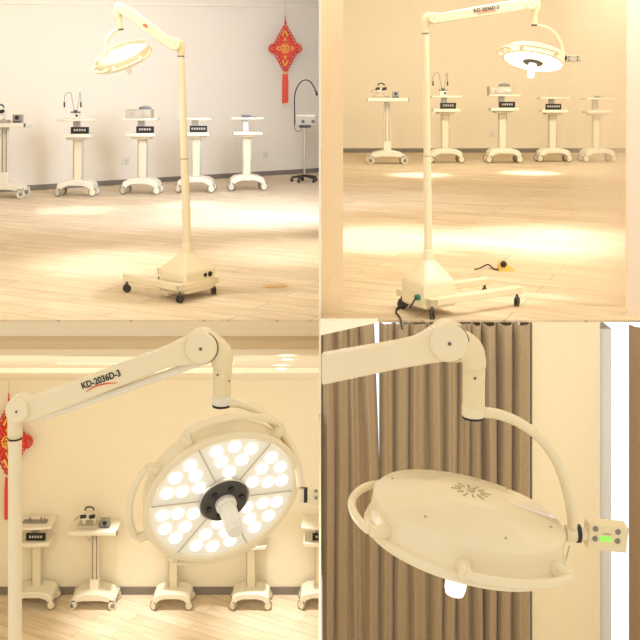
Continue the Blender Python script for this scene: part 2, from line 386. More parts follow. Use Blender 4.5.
def lamp_head(root, c, n, R, rails, leds, hot=False, litm='handle', twist=0):
    """c centre of the light face, n the way the light shines"""
    back = -n
    e1 = Vector((1, 0, 0)); e1 = (e1-n*e1.dot(n)).normalized(); e2 = n.cross(e1)
    if e2.z < 0: e2 = -e2
    prof = [(R*.90, .012*R), (R*.93, -.012*R), (R*.985, -.012*R), (R, .02*R), (R*.985, .07*R), (R*.955, .09*R), (R*.95, .30*R), (R*.91, .345*R), (R*.40, .455*R), (R*.38, .47*R), (0, .48*R)]
    head = MB().lathe(c, back, prof, 72, e1).build('lamp_head', M['paint'], root)
    MB().lathe(c, back, [(R*.905, .012*R), (R*.905, .03*R), (0, .03*R), ], 64, e1).build('lens_plate', M['lenshot' if hot else 'lens'], head)
    if leds:
        sm = MB()
        for k in range(6):
            a = math.radians(k*60+twist); u = e1*math.cos(a)+e2*math.sin(a)
            sm.tube([c+u*R*.28+n*-.006*R, c+u*R*.9-n*.006*R], .008*R, 6, 1)
        sm.build('seam', M['seam'], head)
        for k in range(6):
            for (rr, dd) in ((.76, -17), (.78, 0), (.76, 17), (.58, -13), (.58, 13), (.40, 0)):
                a = math.radians(k*60+30+twist+dd)
                p = c+(e1*math.cos(a)+e2*math.sin(a))*R*rr
                MB().lathe(p, n, [(0, .001*R), (.076*R, -.008*R), (.078*R, -.025*R), (0, -.02*R)], 20).build('led', M['led'], head)
    # hub with dark plate and sterile handle
    MB().lathe(c, n, [(0, -.01*R), (.30*R, -.01*R), (.31*R, .03*R), (.28*R, .06*R), (0, .07*R)], 40).build('hub', M['hub'], head)
    hb = MB().lathe(c, n, [(.305*R, -.01*R), (.325*R, .0), (.325*R, .022*R), (.31*R, .03*R)], 40).build('hub_ring', M['steel'], head)
    if leds:
        for k in range(6):
            a = math.radians(k*60+twist+20); p = c+(e1*math.cos(a)+e2*math.sin(a))*R*.21
            MB().cyl(p, p+n*.085*R, .035*R, n=14).build('hub_knob', M['black'], head)
    rb = MB(); rb.lathe(c, n, [(0, .06*R), (.13*R, .06*R), (.13*R, .12*R), (.105*R, .14*R), (.095*R, .50*R), (.09*R, .52*R), (0, .525*R)], 32)
    for k in range(10):
        a = 2*PI*k/10; u = e1*math.cos(a)+e2*math.sin(a)
        rb.tube([c+u*.10*R+n*.16*R, c+u*.095*R+n*.48*R], .012*R, 6, 1)
    rb.build('sterile_handle', M[litm], head)
    # vents on the top
    vt = MB()
    for k in range(12):
        a = 2*PI*k/12; u = e1*math.cos(a)+e2*math.sin(a)
        vt.tube([c+back*.478*R+u*R*.10, c+back*.474*R+u*R*(.17 if k % 2 else .2)], .012*R, 6, 1)
    vt.sph(c+back*.485*R, .045*R, (1, 1, .3)); vt.build('vent', M['seam'], head)
    bl = MB()
    for a in (200, 255, 310, 20, 75, 130):
        a = math.radians(a); u = e1*math.cos(a)+e2*math.sin(a); bl.sph(c+back*.37*R+u*R*.80, .014*R)
    bl.build('screw', M['seam'], head)
    # grab rails round the rim
    for a0, a1 in rails:
        rb = MB(); pts = arc3(c, e1, e2, back, R*1.14, .13*R, a0+3, a1-3, 18)
        ins = lambda a: arc3(c, e1, e2, back, R*.93, .13*R, a, a, 1)[0]
        rb.tube([ins(a0), *pts, ins(a1)], .042*R, 12, 1, 1.0)
        for a in (a0, a1):
            pin = ins(a); pout = arc3(c, e1, e2, back, R*1.13, .13*R, a, a, 1)[0]
            rb.tube([pin, pin.lerp(pout, .5), pout], [.075*R, .06*R, .045*R], 12, 1)
        rb.build('grab_rail', M['paint'], head)
    return head, e1, e2

def arm(root, outline, y, th, m='paint', bev=.006):
    mb = MB(); mb.prism([P(a, b, y-th/2) for a, b in outline], (0, th, 0))
    return mb.build('spring_arm', M[m], root, True, bev, 3)
def disc(root, px, py, rp, y, th, name='pivot_cap', parent=None, m='paint', gap=False):
    k = (y-th/2)/F; c = P(px, py, y-th/2)+Vector((0, th/2, 0))
    if gap: MB().cyl(c+Vector((rp*k*.07, -th/2+.001, -.03*rp*k)), c+Vector((rp*k*.07, -th/2+.008, -.03*rp*k)), rp*k*1.0, n=40).build('gap_ring', M['dgrey'], parent or root)
    o = MB().lathe(c+Vector((0, -th/2-.004, 0)), (0, 1, 0), [(0, -.006), (rp*k*.9, -.006), (rp*k, 0), (rp*k, th+.008), (0, th+.01)], 40).build(name, M[m], parent or root)
    MB().cyl(c+Vector((0, -th/2-.013, 0)), c+Vector((0, -th/2-.006, 0)), rp*k*.09, n=10).build('pivot_screw', M['dgrey'], o)
    return o
def circ(cx, cy, r, a0, a1, n=12):
    return [(cx+r*math.cos(math.radians(a0+(a1-a0)*k/n)), cy-r*math.sin(math.radians(a0+(a1-a0)*k/n))) for k in range(n+1)]
def sweep(name, root, pts, y, m='paint', flat=1.0, sub=6, yo=None):
    k = y/F
    return MB().tube([P(a, b, y+(yo[i] if yo else 0)) for i, (a, b, r) in enumerate(pts)], [r*k for a, b, r in pts], 24, sub, flat).build(name, M[m], root)
def caster(root, p, s, m='rubber', ang=0, body='dgrey'):
    """p ground point, s wheel diameter"""
    r = s/2; u = Vector((math.cos(ang), math.sin(ang), 0)); v = Vector((-u.y, u.x, 0))
    c = p+Vector((0, 0, r))
    fk = MB().cyl(p+Vector((0, 0, s*.95)), p+Vector((0, 0, s*1.45)), s*.16, n=12)
    fk.box(p+Vector((0, 0, s*1.0))-u*s*.1, (s*.55, s*.34, s*.16), Matrix.Rotation(ang, 3, 'Z'))
    o = fk.build('caster', M[body], root, True, s*.03)
    w = MB()
    for q in (-1, 1): w.cyl(c+v*q*s*.10, c+v*q*s*.24, r, n=24)
    w.cyl(c-v*s*.1, c+v*s*.1, s*.1, n=10)
    w.build('wheel', M[m], o, True, s*.03)
    h = MB()
    for q in (-1, 1): h.cyl(c+v*q*s*.22, c+v*q*s*.265, r*.45, n=18)
    h.build('wheel_hub', M['grey'], o) if False else h.b.free()
    return o

def ubase(root, B0, u, v, Lu, Lv, hb, wb, box, boxh, neckr, cs):
    """B0 front corner of the U, u along the cross bar, v along the two legs"""
    z = Vector((0, 0, 1)); zg = B0.z; th = hb
    ang_v = math.atan2(v.y, v.x); ang_u = math.atan2(u.y, u.x)
    zc = zg+cs*1.45+th/2
    for q in (0, Lu):
        c = B0+u*q+v*(Lv/2); c.z = zc
        o = MB().box(c, (Lv+wb, wb, th), Matrix.Rotation(ang_v, 3, 'Z')).build('base_leg', M['paint'], root, True, .005)
    c = B0+u*(Lu/2); c.z = zc
    MB().box(c, (Lu+wb, wb, th*.98), Matrix.Rotation(ang_u, 3, 'Z')).build('cross_bar', M['paint'], root, True, .005)
    for q in (0, Lu):
        for e in (0, Lv): caster(root, B0+u*q+v*e, cs, 'rubber', random.uniform(0, 3))
    bl, bw, off, off_u = box
    ctr = B0+u*(Lu/2+off_u)+v*off
    z0 = zg+.045; z1 = z0+boxh*.55; z2 = z0+boxh
    bm = MB(); rings = []
    for zz, f in ((z0, 1), (z1, 1), (z2, None)):
        ring = []
        for k in range(16):
            a = 2*PI*k/16
            ca, sa = math.cos(a), math.sin(a)
            if f:
                m_ = 1/max(abs(ca), abs(sa)); px_, py_ = ca*m_*bl/2, sa*m_*bw/2
                lim = .44   # clipped corners
                e = max(0, abs(px_)/(bl/2)+abs(py_)/(bw/2)-1.90)
                px_ *= 1-e*lim; py_ *= 1-e*lim
            else: px_, py_ = ca*neckr*1.5, sa*neckr*1.5
            q = ctr+u*px_+v*py_; ring.append(bm.b.verts.new((q.x, q.y, zz)))
        rings.append(ring)
    for a, b in zip(rings, rings[1:]):
        for k in range(16): bm.b.faces.new((a[k], a[(k+1) % 16], b[(k+1) % 16], b[k]))
    bm.b.faces.new(rings[0][::-1]); bm.b.faces.new(rings[-1])
    o = bm.build('base_cover', M['paint'], root, True, .012, 3)
    top = Vector((ctr.x, ctr.y, z2))
    MB().cyl(top-z*.02, top+z*.055, neckr*1.45, neckr*1.15, 28).build('pole_collar', M['paint'], root, True, .004)
    return top, ctr, z0, zc

# ---------------- upper left lamp
def lamp_ul():
    B0 = FL(180, 303); C0 = FL(216, 294); A0 = FL(127, 291)
    u = (C0-B0).normalized(); v = (A0-B0); v = (v-u*v.dot(u)).normalized()
    root = thing('surgical_lamp', B0+u*.16+v*.12, 'whole mobile lamp with dome tilted to the left, standing on the wooden floor upper left', 'lamp', 'mobile surgical lamps')
    top, ctr, z0, zc = ubase(root, B0, u, v, .31, .52, .045, .045, (.29, .27, .12, .025), .25, .031, .054)
    y = ctr.y; k = y/F
    # sockets on the right face
    for d, s in ((.045, .014), (.09, .018)):
        q = ctr-v*.127+u*(d-.01); q.z = z0+.105
        MB().cyl(q, q-v*.012, s, n=16).build('power_socket', M['black'], root)
    px0 = 320+top.x/y*F
    zt_ = P(0, 48, y).z; xt = P(181, 48, y).x
    bot = top+Vector((0, 0, .05)); tp = Vector((xt, y, zt_)); mid = bot.lerp(tp, .435)
    MB().cyl(bot, mid, .030, .0265, 28).build('pole', M['paint'], root)
    MB().cyl(mid-Vector((0, 0, .004)), mid+Vector((0, 0, .006)), .0275, n=28).build('pole_ring', M['seam'], root)
    MB().cyl(mid, tp, .0255, .021, 28).build('pole', M['paint'], root)
    MB().cyl(P(181, 57, y), P(181, 55.8, y), .0235, n=28).build('pole_ring', M['dgrey'], root)
    sweep('elbow_joint', root, [(181, 56, 3.1), (180.8, 49, 4.2), (178.5, 43, 4.8), (172, 42.5, 4.4)], y, 'paintd')
    a = arm(root, [(118, 3), (123, 3.5), (133, 9), (168, 36), (178, 40), (179, 46), (176, 50), (171, 50), (124, 16), (118, 13)], y-.01, .075)
    disc(root, 175, 44.5, 5.6, y, .08, parent=a)
    mk = MB(); mk.tube([P(143, 25, y-.055), P(145, 24.6, y-.055), P(147, 27, y-.055)], .008, 6, 3).build('logo_mark', M['redmark'], a)
    sweep('elbow_joint', root, [(123, 8, 4.4), (119, 6.5, 4.2), (117.2, 11, 3.8), (117.5, 17, 3.6)], y-.01, 'paint')
    MB().cyl(P(118.5, 15, y), P(120, 29, y), .022, n=24).build('drop_tube', M['paint'], root, True, .002)
    MB().cyl(P(120, 29, y), P(120.1, 30.2, y), .023, n=24).build('drop_ring', M['dgrey'], root)
    c = P(125, 60, y); n = axis(125, 60, y, (.40, .92), .30, False); R = 29*k
    lamp_head(root, c, n, R, [(195, 245), (262, 318), (60, 120)], False, True)
    sweep('yoke', root, [(119, 29.5, 2.0), (113, 32, 1.9), (107.5, 39, 1.9), (105, 47, 1.9), (104, 57, 1.8), (101, 66, 1.8)], y, 'paint', 1.5, yo=[0, -.01, -.03, -.05, -.08, -.08])
    MB().cyl(P(99, 60, y-.1), P(95, 62.5, y-.1), .016, n=16).build('control_panel', M['paint'], root)
    return root
lamp_ul()

# ---------------- upper right lamp
def lamp_ur():
    B0 = Vector((.60, 4.82, ZR)); u = Vector((-.5, .87, 0)).normalized(); v = Vector((.87, .5, 0)).normalized()
    root = thing('surgical_lamp', B0+u*.15+v*.1, 'whole mobile lamp with bright round face and cord at its base, upper right', 'lamp', 'mobile surgical lamps')
    top, ctr, z0, zc = ubase(root, B0, u, v, .28, .60, .04, .05, (.23, .22, .08, .0), .245, .024, .05)
    y = ctr.y; k = y/F
    q = ctr-v*.108-u*.06; q.z = z0+.06
    MB().cyl(q, q-v*.02, .016, n=16).build('power_socket', M['greenp'], root)
    xt = P(425.5, 30, y).x; tp = Vector((xt, y, P(0, 26, y).z)); bot = top+Vector((0, 0, .05))
    m1 = Vector((bot.lerp(tp, .42))); 
    MB().cyl(bot, m1, 4.2*k, 3.9*k, 24).build('pole', M['paint'], root)
    MB().cyl(m1-Vector((0, 0, .002)), m1+Vector((0, 0, .004)), 4.1*k, n=24).build('pole_ring', M['seam'], root)
    MB().cyl(m1, tp, 3.5*k, 3.5*k, 24).build('pole', M['paint'], root)
    MB().cyl(P(425.5, 34, y), P(425.5, 32.8, y), 3.8*k, n=24).build('pole_ring', M['dgrey'], root)
    sweep('elbow_joint', root, [(425.5, 33, 3.8), (425.3, 24, 4.2), (427, 18, 4.8), (432, 16.5, 5.0)], y, 'paint')
    a = arm(root, circ(434, 18, 6.2, 100, 260)+[(440, 23), (530, 9), (535, 6)]+[(536, 0), (530, -3), (440, 13)], y-.01, .05)
    disc(root, 434, 18.2, 5.4, y-.01, .05, parent=a)
    disc(root, 531, 3.5, 5.8, y-.01, .05, parent=a)
    text_mesh('model_lettering', 'KD-2036D-3', 4.9*k, M['blackmark'], a, P(486.5, 9.0, y-.04), math.radians(8.5))
    MB().tube([P(478, 13.3, y-.0385), P(487, 11.2, y-.0385), P(496, 10.8, y-.0385)], .0018, 6, 4).build('logo_swoosh', M['redmark'], a)
    sweep('elbow_joint', root, [(530, 1, 4.6), (535, 1, 4.2), (537, 6, 3.6), (534.8, 12, 3.2)], y, 'paintd')
    MB().cyl(P(534.6, 8, y), P(534.3, 25, y), 3.1*k, 2.9*k, 24).build('drop_tube', M['paintd'], root)
    MB().cyl(P(534.3, 24.6, y), P(534.3, 25.8, y), 3.2*k, n=24).build('drop_ring', M['black'], root)
    c = P(533, 62, y); n = axis(533, 62, y, (-.17, .98), .32, True); R = 31.5*k
    lamp_head(root, c, n, R, [(60, 125), (150, 200), (255, 310)], False, True, 'handlelit')
    sweep('yoke', root, [(537, 25, 1.0), (546, 27, 1.0), (555, 33, 1.0), (561.5, 44, 1.0), (564, 55, 1.1)], y, 'paint', 2.0)
    sweep('pivot_joint', root, [(563, 57.5, 2.4), (566.5, 58, 2.4)], y, 'black', 1, 1)
    pn = MB().box(P(573, 58.5, y), (15*k, .02, 6.8*k)).build('control_panel', M['device'], root, True, .003)
    for dx, dy in ((-4, -1.6), (-4, 1.6), (4.5, -1.6), (4.5, 1.6)): MB().cyl(P(573+dx, 58.5+dy, y-.012), P(573+dx, 58.5+dy, y-.009), .8*k, n=8).build('button', M['dgrey'], pn)
    return root, q, v
r_, sock, vv = lamp_ur()
# cords and pedal
def gp(px, py, up=.0): 
    p = FL(px, py, ZR); p.z += up; return p
tag(MB().tube([sock-vv*.02, sock-vv*.06+Vector((0, 0, -.05)), gp(412, 306, .03), gp(404, 309, .008), gp(399, 308, .006), gp(396, 313, .006), gp(400, 319, .006), gp(402, 330, .006)], .005, 8, 6).build('power_cord', M['cable'], None), 'black power cord looping from the socket at the lamp base onto the floor', 'cord')
pd = thing('foot_pedal', gp(505, 270), 'small yellow wedge shaped foot pedal on the floor behind the lamp base', 'pedal')
pb = FL(505, 270, ZR)
MB().prism([pb+Vector((-.055, -.06, 0)), pb+Vector((.065, -.04, 0)), pb+Vector((.055, -.02, .012)), pb+Vector((-.01, -.04, .065)), pb+Vector((-.04, -.05, .05))], (.0, .08, 0)).build('pedal_body', M['yellow'], pd, True, .004)
MB().sph(pb+Vector((-.02, -.05, .05)), .022).build('pedal_knob', M['black'], pd)
tag(MB().tube([gp(475, 277, .05), gp(480, 271, .02), gp(488, 267.5, .02), gp(494, 270, .008), gp(500, 271, .01)], .005, 8, 6).build('pedal_cable', M['cable'], None), 'thin black cable running over the floor to the yellow pedal', 'cord')

# ---------------- lower left lamp
def lamp_ll():
    y = 2.6; k = y/F
    foot = Vector((P(15, 0, y).x, y, ZC-2.9))
    root = thing('surgical_lamp', foot, 'large close lamp with round face of glowing dots and dark hub, lower left', 'lamp', 'mobile surgical lamps')
    u = Vector((1, 0, 0)); v = Vector((0, 1, 0))
    MB().box(foot+Vector((0, .05, .06)), (.5, .07, .05)).build('cross_bar', M['paint'], root, True, .005)
    for sx in (-.22, .22): MB().box(foot+Vector((sx, .05, .06)), (.05, .5, .05)).build('base_leg', M['paint'], root, True, .005)
    for sx in (-.22, .22):
        for sy in (-.17, .27): caster(root, foot+Vector((sx, sy, 0)), .032)
    MB().cyl(foot+Vector((0, 0, .08)), foot+Vector((0, 0, .32)), .15, .05, 4).build('base_cover', M['paint'], root, True, .02)
    MB().cyl(foot+Vector((0, 0, .30)), P(15, 437, y), 6.8*k, 6.6*k, 32).build('pole', M['paint'], root)
    MB().cyl(P(15, 439, y), P(15, 437.3, y), 7.1*k, n=32).build('pole_ring', M['black'], root)
    sweep('elbow_joint', root, [(15.2, 438, 7.2), (15.2, 424, 7.4), (16, 412, 8.5), (17, 409, 9)], y+.01, 'paint')
    a = arm(root, [(17.6, 397.5), (30, 399), (60, 389), (168, 347), (184, 339)]+circ(201, 348, 17, 115, -80)+[(168, 368), (39, 419.5), (23, 423)]+circ(17.5, 410, 12.5, 250, 110, 8), y, .045, bev=.007)
    MB().tube([P(41, 416.8, y+.012), P(120, 390.5, y+.012), P(202, 361.5, y+.012)], .011, 8, 1).build('cable_strip', M['handle'], a)
    disc(root, 17.5, 410.5, 12, y, .05, parent=a)
    disc(root, 201, 348, 16.2, y, .052, parent=a, gap=True)
    text_mesh('model_lettering', 'KD-2036D-3', 9.2*k, M['blackmark'], a, P(101, 379.8, y-.0245), math.radians(19.5), 1, .84)
    MB().tube([P(86, 392, y-.0235), P(94, 387, y-.0235), P(105, 383.8, y-.0235), P(118, 383, y-.0235)], [.0008, .0024, .0024, .0006], 6, 4, .4).build('logo_swoosh', M['redmark'], a)
    sweep('elbow_joint', root, [(206, 348, 15), (213, 349, 14.5), (220.5, 355, 12.5), (222.5, 367, 9.6), (222.2, 374, 9.2)], y+.015, 'paintd', .9)
    MB().cyl(P(222.3, 368, y+.015), P(221.8, 396.5, y+.015), 9.2*k, 9.0*k, 32).build('drop_tube', M['paintd'], root)
    MB().cyl(P(221.8, 395.5, y+.015), P(221.7, 404, y+.015), 9.6*k, 9.4*k, 32).build('drop_collar', M['handle'], root, True, .002)
    MB().cyl(P(221.7, 404, y+.015), P(221.7, 406, y+.015), 9.5*k, n=32).build('drop_ring', M['black'], root)
    for a_, b_ in ((217.5, 375), (229.5, 381)):
        MB().cyl(P(a_, b_, y-.014), P(a_, b_, y-.008), .003, n=8).build('screw', M['dgrey'], root)
    c = P(224, 499, y); n = axis(224, 499, y, (.33, .94), .665, True); R = 81*k
    lamp_head(root, c, n, R, [(42, 112), (140, 200), (232, 300)], True, False, 'handle', twist=-13)
    sweep('yoke', root, [(228, 402, 4.5), (243, 404, 4.3), (262, 413, 4.3), (280, 430, 4.3), (293, 452, 4.3), (299, 474, 4.2), (300.5, 488, 4)], y+.08, 'paint', 1.6, yo=[-.06, -.05, -.02, .0, .0, -.02, -.04])
    sweep('pivot_joint', root, [(300, 495, 6.5), (304, 495, 6.5)], y+.03, 'paint', 1, 1)
    sweep('pivot_ring', root, [(304, 495, 7.2), (307.5, 495, 7.2)], y+.03, 'black', 1, 1)
    pn = MB().box(P(314, 494.5, y+.03), (10.4*k, .04, 15*k)).build('control_panel', M['paintd'], root, True, .003)
    for dy in (-3.5, 3.5):
        MB().cyl(P(316, 494.5+dy, y+.004), P(316, 494.5+dy, y+.009), 1.6*k, n=14).build('button', M['button'], pn)
    return c, n
cLL, nLL = lamp_ll()

# ---------------- lower right lamp
def lamp_lr():
    y = 2.3; k = y/F
    root = thing('surgical_lamp', P(330, 368, y), 'close lamp head seen from above with closed cream dome, in front of the curtains', 'lamp', 'mobile surgical lamps')
    a = arm(root, [(321.6, 356.5), (400, 343), (415, 339.5), (424, 335), (432, 329)]+circ(449, 344, 18.5, 125, -100)+[(430, 364.5), (400, 369.5), (321.6, 386)], y, .045, bev=.007)
    disc(root, 449, 342.6, 19.2, y-.002, .052, parent=a, gap=True)
    sweep('elbow_joint', root, [(455, 345.5, 16.5), (463, 347, 16.3), (470, 352, 14.5), (473.8, 360, 12.2), (474.2, 367, 11.6)], y+.0, 'paintd', .8)
    MB().cyl(P(474, 360, y+.02), P(473.6, 406, y+.02), 11.3*k, 11.2*k, 36).build('drop_tube', M['paintd'], root)
    MB().cyl(P(473.6, 404.5, y+.02), P(473.4, 415.6, y+.02), 11.7*k, 11.7*k, 36).build('drop_collar', M['paint'], root, True, .002)
    MB().cyl(P(473.4, 415.6, y+.02), P(473.4, 417.6, y+.02), 11.4*k, n=36).build('drop_ring', M['black'], root)
    MB().cyl(P(475, 378.5, y-.012), P(475, 378.5, y-.006), .0035, n=10).build('screw', M['dgrey'], root)
    c = P(463, 540, y); n = axis(463, 540, y, (-.16, .985), .34, False); R = 101*k
    head, e1, e2 = lamp_head(root, c, n, R, [(150, 222), (246, 312), (40, 100)], False, False, 'handlelit')
    sweep('yoke', root, [(480, 412.5, 5), (497, 414, 4.8), (518, 422, 4.8), (540, 438, 4.8), (557, 462, 4.8), (567, 490, 4.8), (572, 515, 4.8), (572.5, 526, 4.6)], y+.03, 'paint', 1.7)
    sweep('pivot_joint', root, [(566, 533, 8), (576, 533, 8)], y+.03, 'paint', 1, 1)
    sweep('pivot_ring', root, [(576, 533.3, 8.6), (580, 533.5, 8.6)], y+.03, 'black', 1, 1)
    sweep('pivot_joint', root, [(580, 533.7, 7), (588, 534, 7)], y+.03, 'paint', 1, 1)
    Rm = Matrix.Rotation(math.radians(6), 3, 'Y')
    pn = MB().box(P(605.5, 534.8, y+.03), (40*k, .045, 25.5*k), Rm).build('control_panel', M['paintd'], root, True, .004)
    yy = y+.03-.0225
    for px, py in ((595.5, 528.8), (595, 538.6), (618, 531.8), (617.5, 541)):
        MB().cyl(P(px, py, yy-.003), P(px, py, yy+.002), 2.7*k, n=20).build('button', M['button'], pn)
    MB().box(P(606, 539, yy), (12*k, .004, 5.2*k), Rm).build('display', M['green'], pn, True, .002)
    MB().box(P(607, 534.2, yy-.0005), (8*k, .002, 1.2*k), Rm).build('logo_mark', M['seam'], pn)
    MB().cyl(P(569.5, 546, y-.01), P(566, 561, y-.01), 1.0*k, n=8).build('steel_pin', M['steel'], root)
    return c, n
cLR, nLR = lamp_lr()

# ================================================================ TROLLEYS
def cart_a(label, sign=True):
    root = thing('equipment_trolley', (0, 0, 0), label, 'trolley', 'two tier trolleys along the walls')
    D = .30
    out = [(-.285, .085), (-.265, .17), (-.20, .205), (-.08, .222), (.08, .222), (.20, .205), (.265, .17), (.285, .085), (.215, .085), (.19, .12), (.10, .145), (-.10, .145), (-.19, .12), (-.215, .085)]
    MB().prism([(x, -D/2, z) for x, z in out], (0, D, 0)).build('base', M['cartw'], root, True, .012)
    for sx in (-1, 1):
        for sy in (-1, 1):
            p = Vector((sx*.255, sy*D*.40, 0)); r = .062
            an = sx*.35+sy*.2
            vx = Vector((math.sin(an), -math.cos(an), 0))
            c = p+Vector((0, 0, r))
            cs = MB().box(p+Vector((0, 0, r*1.5)), (.05, .05, .05)).build('caster', M['cartg'], root, True, .008)
            MB().cyl(c-vx*.026, c+vx*.026, r, n=24).build('wheel', M['tyre'], cs, True, .006)
            MB().cyl(c-vx*.029, c+vx*.029, r*.72, n=20).build('hub', M['wheel'], cs, True, .003)
    MB().box((0, .04, .5), (.12, .07, .60)).build('column', M['coltrim'], root, True, .01)
    MB().box((-.068, .04, .5), (.012, .05, .60)).box((.068, .04, .5), (.012, .05, .60)).build('column_edge', M['cartg'], root, True, .003)
    def tray(w, d, z0, z1, name, sag):
        pts = []
        for k in range(25):
            t = -1+2*k/24; pts.append((w/2*t, -d/2-sag*(1-t*t), 0))
        pts += [(w/2*.96, d/2, 0), (-w/2*.96, d/2, 0)]
        return MB().prism([(x, y, z0) for x, y, _ in pts], (0, 0, z1-z0)).build(name, M['cartw'], root, True, .008)
    tray(.47, .28, .785, .835, 'lower_tray', .03)
    MB().box((0, .02, .77), (.30, .22, .04)).build('drawer', M['coltrim'], root, True, .01)
    MB().box((-.02, .04, .92), (.10, .06, .18)).build('riser', M['cartg'], root, True, .004)
    tray(.53, .30, 1.005, 1.035, 'upper_tray', .04)
    return root
def cart_b(label):
    root = thing('instrument_trolley', (0, 0, 0), label, 'trolley', 'single post instrument trolleys')
    D = .30
    out = [(-.30, .10), (-.22, .17), (-.08, .20), (.08, .20), (.22, .17), (.30, .10), (.25, .09), (.12, .11), (-.12, .11), (-.25, .09)]
    MB().prism([(x, -D/2, z) for x, z in out], (0, D, 0)).build('base', M['cartw'], root, True, .01)
    MB().box((.0, 0, .26), (.12, .12, .14)).build('post_foot', M['cartw'], root, True, .01)
    for sx in (-1, 1):
        for sy in (-1, 1):
            p = Vector((sx*.26, sy*D*.4, 0)); c = p+Vector((0, 0, .055)); vx = Vector((.35*sx, -1, 0)).normalized()
            cs = MB().box(p+Vector((0, 0, .10)), (.09, .06, .06)).build('caster', M['cartg'], root, True, .01)
            MB().cyl(c-vx*.03, c-vx*.005, .055, n=24).cyl(c+vx*.005, c+vx*.03, .055, n=24).build('wheel', M['wheel'], cs, True, .006)
            MB().cyl(c-vx*.033, c+vx*.033, .03, n=16).build('hub', M['grey'], cs, True, .003)
    MB().box((.0, 0, .60), (.10, .06, .64)).build('post', M['coltrim'], root, True, .006)
    MB().box((-.022, -.032, .60), (.014, .008, .58)).box((.03, -.032, .60), (.014, .008, .58)).build('post_groove', M['grey'], root, False)
    MB().lathe((-.03, -.06, .86), (0, 1, 0), [(.04, -.006), (.052, -.006), (.052, .006), (.04, .006), (.04, -.006)], 28).build('hook_ring', M['cartg'], root)
    MB().box((0, 0, .955), (.64, .34, .055)).build('tray', M['cartw'], root, True, .01)
    MB().box((.32, -.14, .955), (.02, .05, .05)).build('tray_end_knob', M['dgrey'], root, True, .004)
    return root

def sign_card(p, label, s=1.0, n=5, ry=0):
    r = thing('sign_card', p, label, 'sign', 'black sign cards on the lower trays')
    MB().box(Vector(p)+Vector((0, 0, .045*s)), (.24*s, .02*s, .09*s)).build('card', M['signb'], r, True, .003)
    mb = MB(); rnd = random.Random(n)
    for i in range(n):
        cx = (i-(n-1)/2)*.034*s
        for (dx, dz, w_, h_) in ((0, .010, .024, .005), (0, -.011, .022, .005), (-.006, 0, .005, .022), (.007, 0, .005, .026), (0, 0, .020, .004)):
            mb.box(Vector(p)+Vector((cx+dx*s, -.0112*s, (.05+dz)*s)), (w_*s, .002, h_*s))
    mb.build('lettering', M['signw'], r, False)
    return r
def place(o, p, s=1.0, rz=0):
    o.location = p; o.scale = (s*(.88 if o.name.startswith('equipment') else .94), s, s); o.rotation_euler = (0, 0, rz); return o
def on(o, x, y, z):   # world point on a placed trolley
    return parent_world(o) @ Vector((x, y, z))

def headlight_stand(p, s, label):
    r = thing('headlight_stand', p, label, 'medical device', 'small stands with two bent wires')
    p = Vector(p)
    MB().box(p+Vector((0, 0, .035*s)), (.11*s, .08*s, .07*s)).build('body', M['socket'], r, True, .006)
    MB().box(p+Vector((.025*s, -.043*s, .04*s)), (.03*s, .01*s, .03*s)).build('switch', M['black'], r)
    MB().prism([p+Vector((-.03*s, -.02, .115*s)), p+Vector((.03*s, -.02, .115*s)), p+Vector((0, -.02, .06*s))], (0, .03, 0)).box(p+Vector((0, 0, .085*s)), (.12*s, .04*s, .02*s)).build('clip', M['dgrey'], r)
    for sx in (-1, 1):
        e = -.16 if sx < 0 else .07
        q = [p+Vector((sx*.012*s, 0, .10*s)), p+Vector((sx*.03*s+(-.01 if sx < 0 else .01)*s, 0, .22*s)), p+Vector(((-.06 if sx < 0 else .05)*s, 0, .33*s)), p+Vector(((-.10 if sx < 0 else .062)*s, 0, .345*s)), p+Vector(((-.145 if sx < 0 else .068)*s, 0, .30*s)), p+Vector(((-.15 if sx < 0 else .07)*s, 0, .20*s))]
        a = MB().tube(q, .0045*s, 8, 4).build('bent_wire', M['grey'], r)
        MB().cyl(q[-1]+Vector((0, 0, .02*s)), q[-1]-Vector((0, 0, .05*s)), .011*s, n=10).build('wire_tip', M['black'], a)
    return r
def console(p, s, label):
    p = Vector(p); r = thing('console_box', p, label, 'medical device', 'beige console boxes')
    MB().box(p+Vector((0, 0, .06*s)), (.35*s, .22*s, .12*s)).build('casing', M['device'], r, True, .008)
    MB().box(p+Vector((0, -.112*s, .06*s)), (.30*s, .006*s, .085*s)).build('front_plate', M['cartg'], r, True, .003)
    MB().cyl(p+Vector((-.07*s, -.115*s, .06*s)), p+Vector((-.07*s, -.14*s, .06*s)), .026*s, n=20).build('knob', M['device'], r, True, .002)
    MB().cyl(p+Vector((.09*s, -.115*s, .06*s)), p+Vector((.09*s, -.135*s, .06*s)), .032*s, n=20).build('knob', M['steel'], r, True, .002)
    h = MB().sph(p+Vector((.07*s, .02, .135*s)), .09*s, (1.0, .6, .36)); h.build('cushion', M['cushion'], r)
    return r
